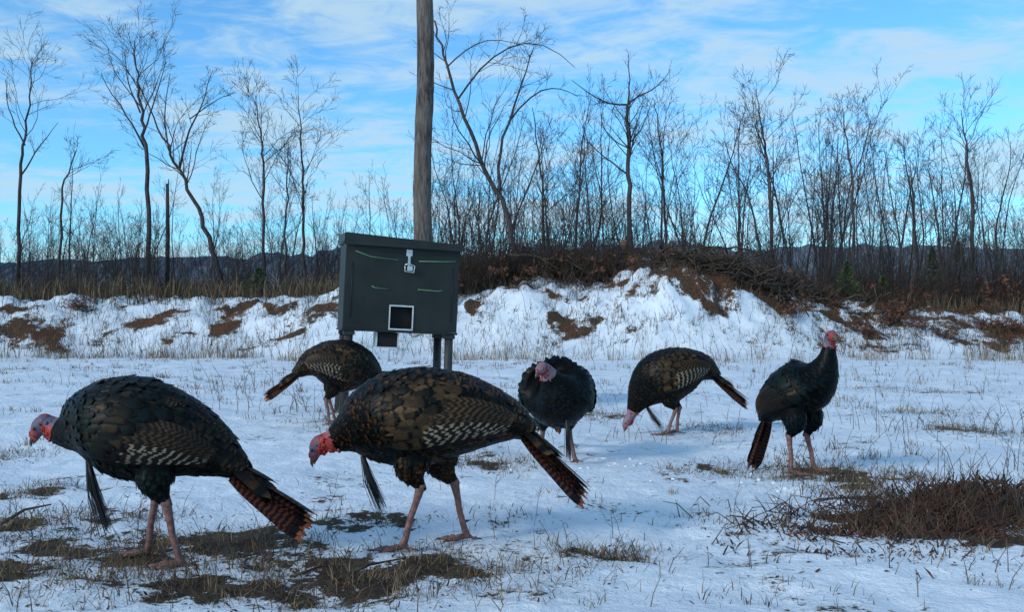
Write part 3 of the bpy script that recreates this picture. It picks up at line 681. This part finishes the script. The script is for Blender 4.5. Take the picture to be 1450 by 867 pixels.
def turkey(loc, heading, st, tail, legs, head, beard=None, bias=.4, pale=False, bare=6.75, spread=9, tailw=.046, bars=.55):
    mb=MB(); ML=TM+[M_SKINP if pale else M_SKINR,M_WAT,M_BEAK,M_LEG,M_EYE,M_BEARD,M_CLAW]
    SK,WT,BK,LG,EY,BD,CW=6,7,8,9,10,11,12
    B=Loft(st,100,wing=True)
    B.skin(mb,lambda f: SK if f*8>bare else 0)
    tj=lambda s=.2:min(1,max(0,bias+R.gauss(0,s)))
    dist=.0
    while dist < B.len:
        f=float(np.interp(dist,B.cum,np.linspace(0,1,B.M))); stn=f*8
        if stn>bare+.1: break
        ii=int(f*(B.M-1)); circ=2*math.pi*math.sqrt((B.ry[ii]**2+B.rz[ii]**2)/2)
        if stn<1.2: sp,wf=.019,.030
        elif stn<4.4: sp,wf=.016,.030
        elif stn<5.6: sp,wf=.011,.021
        else: sp,wf=.008,.013
        n=max(8,int(circ/(wf*.62))); ph0=R.uniform(0,1)
        for j in range(n):
            phi=2*math.pi*(j+ph0)/n+R.gauss(0,.04); ff=min(1,max(0,f+R.gauss(0,.006)))
            p0,nn,ds=B.surf(ff,phi); a=math.atan2(math.sin(phi),abs(math.cos(phi))); w_=B.W(ff,phi)
            if w_>.5 and stn<4.1: m_=1; L=sp*2.8; lf=.055; ww=wf*1.12
            elif stn<2.6 and a>-.1: m_=2; L=sp*2.9; lf=.05; ww=wf*1.15
            else: m_=0; L=sp*2.6; lf=.065 if stn<4.4 else .03; ww=wf
            feather(mb,p0+nn*.001,-ds+NR.normal(0,.08,3),nn,L*R.uniform(.85,1.2),ww*R.uniform(.85,1.15),m_,lf+R.gauss(0,.025),.10,tj())
        dist+=sp
    for sgn in (1,-1):
        for i in range(17):
            t=i/16; a0=-.46+.80*t; f0=(3.2-.9*t+R.gauss(0,.06))/8; f1=max(.1,(.95-.55*t+R.gauss(0,.10))/8)
            a1=-.26+.55*t+R.gauss(0,.02)
            pts=[];nr=[]
            for v_ in VL:
                ff=f0+(f1-f0)*v_; aa=a0+(a1-a0)*v_; phi=aa if sgn>0 else math.pi-aa
                p0,nn,ds=B.surf(ff,phi); off=.010+.008*math.sin(math.pi*min(1,v_*1.2))+.0010*i+.006*v_
                pts.append(p0+nn*off); nr.append(nn)
            m_=3 if t<bars else 4
            pathfeather(mb,pts,nr,.032*R.uniform(.85,1.1),m_,tj(.15))
        for i in range(12):
            t=i/11; a0=-.42+.95*t; phi=a0 if sgn>0 else math.pi-a0
            for q_ in range(3):
                p0,nn,ds=B.surf((3.15-.75*t+q_*.32+R.gauss(0,.05))/8,phi+R.gauss(0,.03))
                feather(mb,p0+nn*.016,-ds+NR.normal(0,.06,3),nn,.075*R.uniform(.8,1.15),.042,1,.02,.12,tj())
    pd,TL,yw=tail; b0=np.array(B.C[2]); pr=math.radians(pd); yw=math.radians(yw)
    for i in range(spread*2+1):
        o=i-spread; yaw=yw+math.radians(o*1.3+R.gauss(0,.4)); pit=pr+math.radians(abs(o)*.8+R.gauss(0,.4))
        d=np.array([-math.cos(pit)*math.cos(yaw), math.cos(pit)*math.sin(yaw), -math.sin(pit)])
        up=np.array([-math.sin(pr),0,math.cos(pr)]); roll=o*.085
        n_=up*math.cos(roll)+np.array([0,1,0])*math.sin(roll)
        rt=b0+np.array([0,o*.0045,-.0038*abs(o)-.0006*i])
        feather(mb,rt,d,n_,TL*R.uniform(.94,1.03),tailw,5,0,.05,.5,.08,True)
    for i in range(40):
        o=R.uniform(-1,1); pit=pr+abs(o)*.12; yaw=yw+o*.25
        d=np.array([-math.cos(pit)*math.cos(yaw), math.cos(pit)*math.sin(yaw), -math.sin(pit)]); s_=1 if i%2 else -1
        n_=np.array([-math.sin(pr),0,math.cos(pr)])*s_+np.array([0,o,0])
        feather(mb,b0+np.array([0,o*.03,s_*.018-.02*abs(o)]),d,n_,TL*R.uniform(.3,.62),.040,2 if s_>0 else 0,.05,.05,bias,.1,True)
    for (hip,hock,foot,th) in legs:
        hip,hock,foot=map(lambda q_:np.array(q_,float),(hip,hock,foot))
        mid=hip*.55+hock*.45
        st2=[(*(hock+(hip-hock)*.05),.017,.017),(*(hip*.3+hock*.7+np.array([.012,0,0])),.034,.038),(*(mid+np.array([.02,0,.02])),.056,.066),(*(hip+np.array([0,0,.05])),.055,.07)]
        Lg=Loft(st2,30,ref=(0,1,0)); Lg.skin(mb,lambda f:0,14)
        for rI in range(13):
            f=.03+rI/13*.9; rad_=float(np.interp(f,[0,.33,.66,1],[.018,.036,.06,.06])); n=max(8,int(2*math.pi*rad_/.015))
            for j in range(n):
                p0,nn,ds=Lg.surf(f,2*math.pi*(j+R.random())/n); feather(mb,p0,-ds+NR.normal(0,.1,3),nn,.036,.018,0,.10,.08,tj(.1))
        m1=hock*.5+foot*.5+np.array([.004,0,0]); ank=foot+np.array([0,0,.016])
        up1=hock+(hip-hock)*.16
        mb.tube([up1,hock+(hip-hock)*.06,hock,hock+(foot-hock)*.08,hock+(foot-hock)*.25,m1,hock*.2+foot*.8,ank,ank-np.array([0,0,.008])],
                [.012,.0175,.020,.0175,.0135,.0122,.0128,.0160,.012],9,LG)
        for (da,L,r) in ((-28,.080,.0092),(0,.105,.0100),(27,.083,.0092),(178,.040,.0070)):
            a=math.radians(th+da); dx=np.array([math.cos(a),math.sin(a),0])
            pts=[ank,ank+dx*L*.3+np.array([0,0,-.001]),ank+dx*L*.6+np.array([0,0,-.009]),ank+dx*L*.85+np.array([0,0,-.006]),ank+dx*L+np.array([0,0,-.010])]
            mb.tube(pts,[r*1.1,r,r*.85,r*.85,r*.5],7,LG)
            mb.tube([pts[-1]-dx*.004,pts[-1]+dx*.011+np.array([0,0,.001]),pts[-1]+dx*.022+np.array([0,0,-.007])],[r*.55,r*.42,.001],6,CW)
        sp_=hock*.32+foot*.68; mb.tube([sp_,sp_+np.array([-.018,0,.002]),sp_+np.array([-.030,0,.006])],[.006,.0045,.001],6,CW)
    hd=np.array(head['dir'],float); hd/=np.linalg.norm(hd); c0=np.array(st[-1][:3],float); upv=np.array([0,0,1.]) if abs(hd[2])<.95 else np.array([1.,0,0])
    sd=np.cross(upv,hd); sd/=np.linalg.norm(sd); uu=np.cross(hd,sd)
    P_=lambda f,u_=0,s_=0: c0+hd*f+uu*u_+sd*s_
    hs=[(*P_(-.022,-.004),.012,.012),(*P_(-.010,.000),.023,.026),(*P_(.010,.004),.0275,.031),(*P_(.030,.004),.0265,.0295),(*P_(.048,.000),.021,.0235),(*P_(.062,-.004),.015,.016),(*P_(.070,-.006),.011,.012)]
    Hd=Loft(hs,26,ref=sd); nV=len(mb.V); Hd.skin(mb,lambda f:SK,18)
    for V in mb.V[nV:]: V+= (NR.rand(*V.shape)-.5)*.0022
    mb.tube([P_(.060,-.001),P_(.075,-.003),P_(.090,-.008),P_(.100,-.018)],[.0125,.0100,.0062,.0012],8,BK)
    mb.tube([P_(.058,-.012),P_(.074,-.014),P_(.088,-.018)],[.0095,.0070,.0015],8,BK)
    for s_ in (1,-1):
        mb.ball(P_(.036,.009,s_*.0228),.0078,SK,10,8); mb.ball(P_(.0375,.0095,s_*.0265),.0062,EY,10,8)
        mb.ball(P_(.012,.002,s_*.0262),(.004,.004,.004),EY,8,6)
        for i in range(16): mb.ball(P_(R.uniform(-.022,.045),R.uniform(-.028,-.006),s_*R.uniform(.015,.024)),R.uniform(.0025,.005),WT if R.random()<.5 else SK,7,5)
    mb.tube([P_(.052,.015),P_(.062,.017),P_(.069,.008,.010),P_(.066,-.012,.016),P_(.062,-.024,.018)],[.004,.0058,.0052,.0048,.002],8,WT)
    for i in range(26): mb.ball(P_(R.uniform(-.03,.04),-.024-R.uniform(0,.012),R.gauss(0,.006)),R.uniform(.004,.0075),WT,7,5)
    mb.tube([P_(.045,-.018),P_(.030,-.034),P_(.005,-.040),P_(-.02,-.030)],[.003,.006,.007,.004],6,WT)
    for i in range(44):
        f=R.uniform(min(.97,(bare-.1)/8),.99); phi=-math.pi/2+R.gauss(0,.9); p0,nn,ds=B.surf(f,phi); mb.ball(p0+nn*.001,R.uniform(.003,.0075),WT if R.random()<.6 else SK,7,5)
    if beard:
        r0,tip,nb=beard; r0=np.array(r0,float); tip=np.array(tip,float)
        for i in range(nb):
            j=NR.normal(0,1,3); e_=tip+j*np.array([.012,.012,.018]); m_=r0*.5+e_*.5+j*.004+np.array([.008,0,0])
            mb.tube([r0+j*.003,m_,e_],[.0016,.0016,.0007],3,BD,False)
        mb.tube([r0,r0*.5+tip*.5+np.array([.008,0,0]),tip*.85+r0*.15],[.010,.012,.004],7,BD)
    o=mb.obj('wild_turkey',ML,attrs=True)
    o.location=loc; o.rotation_euler=(0,0,math.radians(heading))
    return o
def footz(loc,heading,feet):
    h=math.radians(heading); z=[]
    for f in feet: z.append(Hs(loc[0]+f[0]*math.cos(h)-f[1]*math.sin(h), loc[1]+f[0]*math.sin(h)+f[1]*math.cos(h)))
    return z
def place(loc,heading,st,tail,legs,head,**kw):
    fz=footz(loc,heading,[l[2] for l in legs]); base=min(fz)
    legs=[(l[0],l[1],(l[2][0],l[2][1],fz[i]-base+.002),l[3]) for i,l in enumerate(legs)]
    return turkey((loc[0],loc[1],base),heading,st,tail,legs,head,**kw)
place((-1.225,3.5),180,[(-.26,0,0.335,.045,.045),(-.16,0,.395,.095,.10),(-.05,0,.44,.14,.145),(.09,0,.47,.17,.180),(.21,0,.485,.158,.160),(.29,0,.48,.112,.115),(.35,0,.464,.062,.064),(.39,0,.472,.036,.042),(.420,0,.494,.024,.028)],
  (27,.34,4),[((.03,-.075,.34),(.055,-.07,.235),(.085,-.07,0),0),((.0,.075,.34),(-.03,.075,.225),(-.085,.08,0),10)],
  dict(dir=(.62,.05,-.75)),beard=((.27,.0,.36),(.205,0,.12),60),bias=.25,bars=.5)
place((-.297,3.78),182,[(-.35,0,.455,.045,.045),(-.26,0,.485,.095,.095),(-.12,0,.505,.145,.15),(.04,0,.498,.175,.185),(.175,0,.482,.165,.174),(.275,0,.455,.12,.130),(.335,0,.430,.066,.074),(.39,0,.405,.040,.044),(.428,0,.40,.027,.030)],
  (38,.34,6),[((.07,.075,.34),(.045,.075,.245),(.115,.08,0),5),((-.02,-.075,.34),(-.075,-.075,.235),(-.125,-.08,0),0)],
  dict(dir=(.45,-.1,-.82)),beard=((.27,.0,.345),(.20,0,.155),60),bias=.60,bars=.45)
place((-1.494,8.2),14,[(-.28,0,.43,.045,.045),(-.17,0,.50,.12,.11),(-.04,0,.51,.175,.18),(.10,0,.48,.20,.215),(.22,0,.44,.185,.19),(.31,0,.37,.12,.13),(.36,0,.27,.06,.07),(.39,0,.19,.035,.04),(.41,0,.12,.025,.027)],
  (28,.34,0),[((.02,.075,.32),(-.02,.075,.22),(.04,.08,0),0),((-.0,-.075,.32),(-.05,-.075,.22),(-.02,-.08,0),0)],dict(dir=(.3,0,-.95)),bias=.5,bars=.6)
place((.274,6.1),-86,[(-.27,0,.38,.045,.045),(-.19,0,.41,.11,.10),(-.08,0,.42,.17,.165),(.04,0,.425,.200,.203),(.14,0,.425,.190,.193),(.21,-.02,.455,.14,.145),(.25,-.06,.52,.070,.072),(.28,-.095,.575,.044,.044),(.31,-.115,.600,.030,.032)],
  (38,.30,0),[((.0,.075,.30),(-.03,.08,.20),(.05,.11,0),0),((-.02,-.075,.30),(-.05,-.08,.20),(-.07,-.085,0),-8)],
  dict(dir=(.66,-.52,-.45)),beard=((.25,.03,.29),(.22,.05,.07),60),bias=.03,pale=True,bare=6.5,bars=0)
place((1.22,7.6),176,[(-.33,0,.47,.05,.05),(-.24,0,.51,.12,.11),(-.12,0,.50,.175,.17),(.02,0,.455,.20,.205),(.13,0,.40,.19,.19),(.21,0,.32,.13,.135),(.265,0,.235,.068,.075),(.30,0,.165,.040,.043),(.325,0,.115,.027,.030)],
  (33,.34,-4),[((.02,.075,.30),(-.03,.075,.21),(.04,.08,0),0),((-.02,-.075,.30),(-.07,-.075,.21),(-.05,-.08,0),0)],
  dict(dir=(.42,0,-.85)),beard=((.19,0,.22),(.07,.06,.05),40),bias=.45,pale=True,bars=.65)
place((1.585,5.48),-42,[(-.20,0,.30,.05,.05),(-.16,0,.355,.095,.09),(-.09,0,.42,.125,.13),(.00,0,.465,.145,.15),(.08,0,.50,.132,.138),(.135,0,.555,.092,.096),(.165,0,.625,.054,.058),(.175,0,.69,.034,.036),(.180,0,.755,.025,.027)],
  (62,.30,0),[((.0,-.075,.32),(-.02,-.075,.215),(.0,-.09,0),0),((.02,.075,.32),(.01,.075,.215),(.05,.085,0),-6)],
  dict(dir=(.68,-.66,.0)),bias=.03,bare=7.1,bars=0)

# ------------------------------------------------------------------ light, sky
SE=math.radians(26); SR=math.radians(-128)
w=bpy.data.worlds.new('World'); scene.world=w; w.use_nodes=True; nt=w.node_tree; bg=nt.nodes['Background']
sky=nt.nodes.new('ShaderNodeTexSky'); sky.sky_type='NISHITA'; sky.sun_disc=False; sky.sun_elevation=SE; sky.sun_rotation=SR
sky.air_density=1.0; sky.dust_density=.4; sky.ozone_density=2.0
tc=nt.nodes.new('ShaderNodeTexCoord'); sep=nt.nodes.new('ShaderNodeSeparateXYZ'); nt.links.new(tc.outputs['Generated'],sep.inputs[0])
def wm(op,a,b=0.0,c=None):
    nd=nt.nodes.new('ShaderNodeMath'); nd.operation=op
    for i,v_ in enumerate((a,b,c)):
        if v_ is None: continue
        if isinstance(v_,(int,float)): nd.inputs[i].default_value=v_
        else: nt.links.new(v_,nd.inputs[i])
    return nd.outputs[0]
zc=wm('ADD',wm('MAXIMUM',sep.outputs[2],0.0),.14)
cb=nt.nodes.new('ShaderNodeCombineXYZ'); nt.links.new(wm('DIVIDE',sep.outputs[0],zc),cb.inputs[0]); nt.links.new(wm('MULTIPLY',wm('DIVIDE',sep.outputs[1],zc),1.5),cb.inputs[1])
mp=nt.nodes.new('ShaderNodeMapping'); nt.links.new(cb.outputs[0],mp.inputs[0]); mp.inputs['Rotation'].default_value=(0,0,.5); mp.inputs['Location'].default_value=(3.3,1.2,0)
def wn(s,d,r,dist):
    nd=nt.nodes.new('ShaderNodeTexNoise'); nd.inputs['Scale'].default_value=s; nd.inputs['Detail'].default_value=d; nd.inputs['Roughness'].default_value=r; nd.inputs['Distortion'].default_value=dist
    nt.links.new(mp.outputs[0],nd.inputs['Vector']); return nd.outputs[0]
a_=wn(1.25,8,.60,.7); b_=wn(4.2,7,.64,.9)
cl=wm('ADD',wm('MULTIPLY',a_,.62),wm('MULTIPLY',b_,.38))
mr=nt.nodes.new('ShaderNodeMapRange'); mr.interpolation_type='SMOOTHSTEP'; nt.links.new(cl,mr.inputs[0]); mr.inputs[1].default_value=.42; mr.inputs[2].default_value=.59; mr.inputs[4].default_value=.85
tn=nt.nodes.new('ShaderNodeMix'); tn.data_type='RGBA'; tn.blend_type='MULTIPLY'; tn.inputs[0].default_value=1; nt.links.new(sky.outputs[0],tn.inputs[6]); tn.inputs[7].default_value=(.85,1.65,2.15,1)
mx=nt.nodes.new('ShaderNodeMix'); mx.data_type='RGBA'; nt.links.new(mr.outputs[0],mx.inputs[0]); nt.links.new(tn.outputs[2],mx.inputs[6]); mx.inputs[7].default_value=(4.9,6.9,8.4,1)
nt.links.new(mx.outputs[2],bg.inputs['Color']); bg.inputs['Strength'].default_value=.105
sl=bpy.data.lights.new('sun','SUN'); sl.energy=2.0; sl.angle=math.radians(12); sl.color=(1,.95,.88)
so=bpy.data.objects.new('sun',sl); scene.collection.objects.link(so)
dv=Vector((math.sin(SR)*math.cos(SE),math.cos(SR)*math.cos(SE),math.sin(SE))); so.rotation_euler=dv.to_track_quat('Z','Y').to_euler()

cd=bpy.data.cameras.new('camera'); cd.lens=34.8; cd.sensor_width=36; cd.clip_end=6000; cd.clip_start=.05
co=bpy.data.objects.new('camera',cd); scene.collection.objects.link(co); co.location=(0,0,.85)
co.rotation_euler=(math.radians(90.88),0,0); scene.camera=co
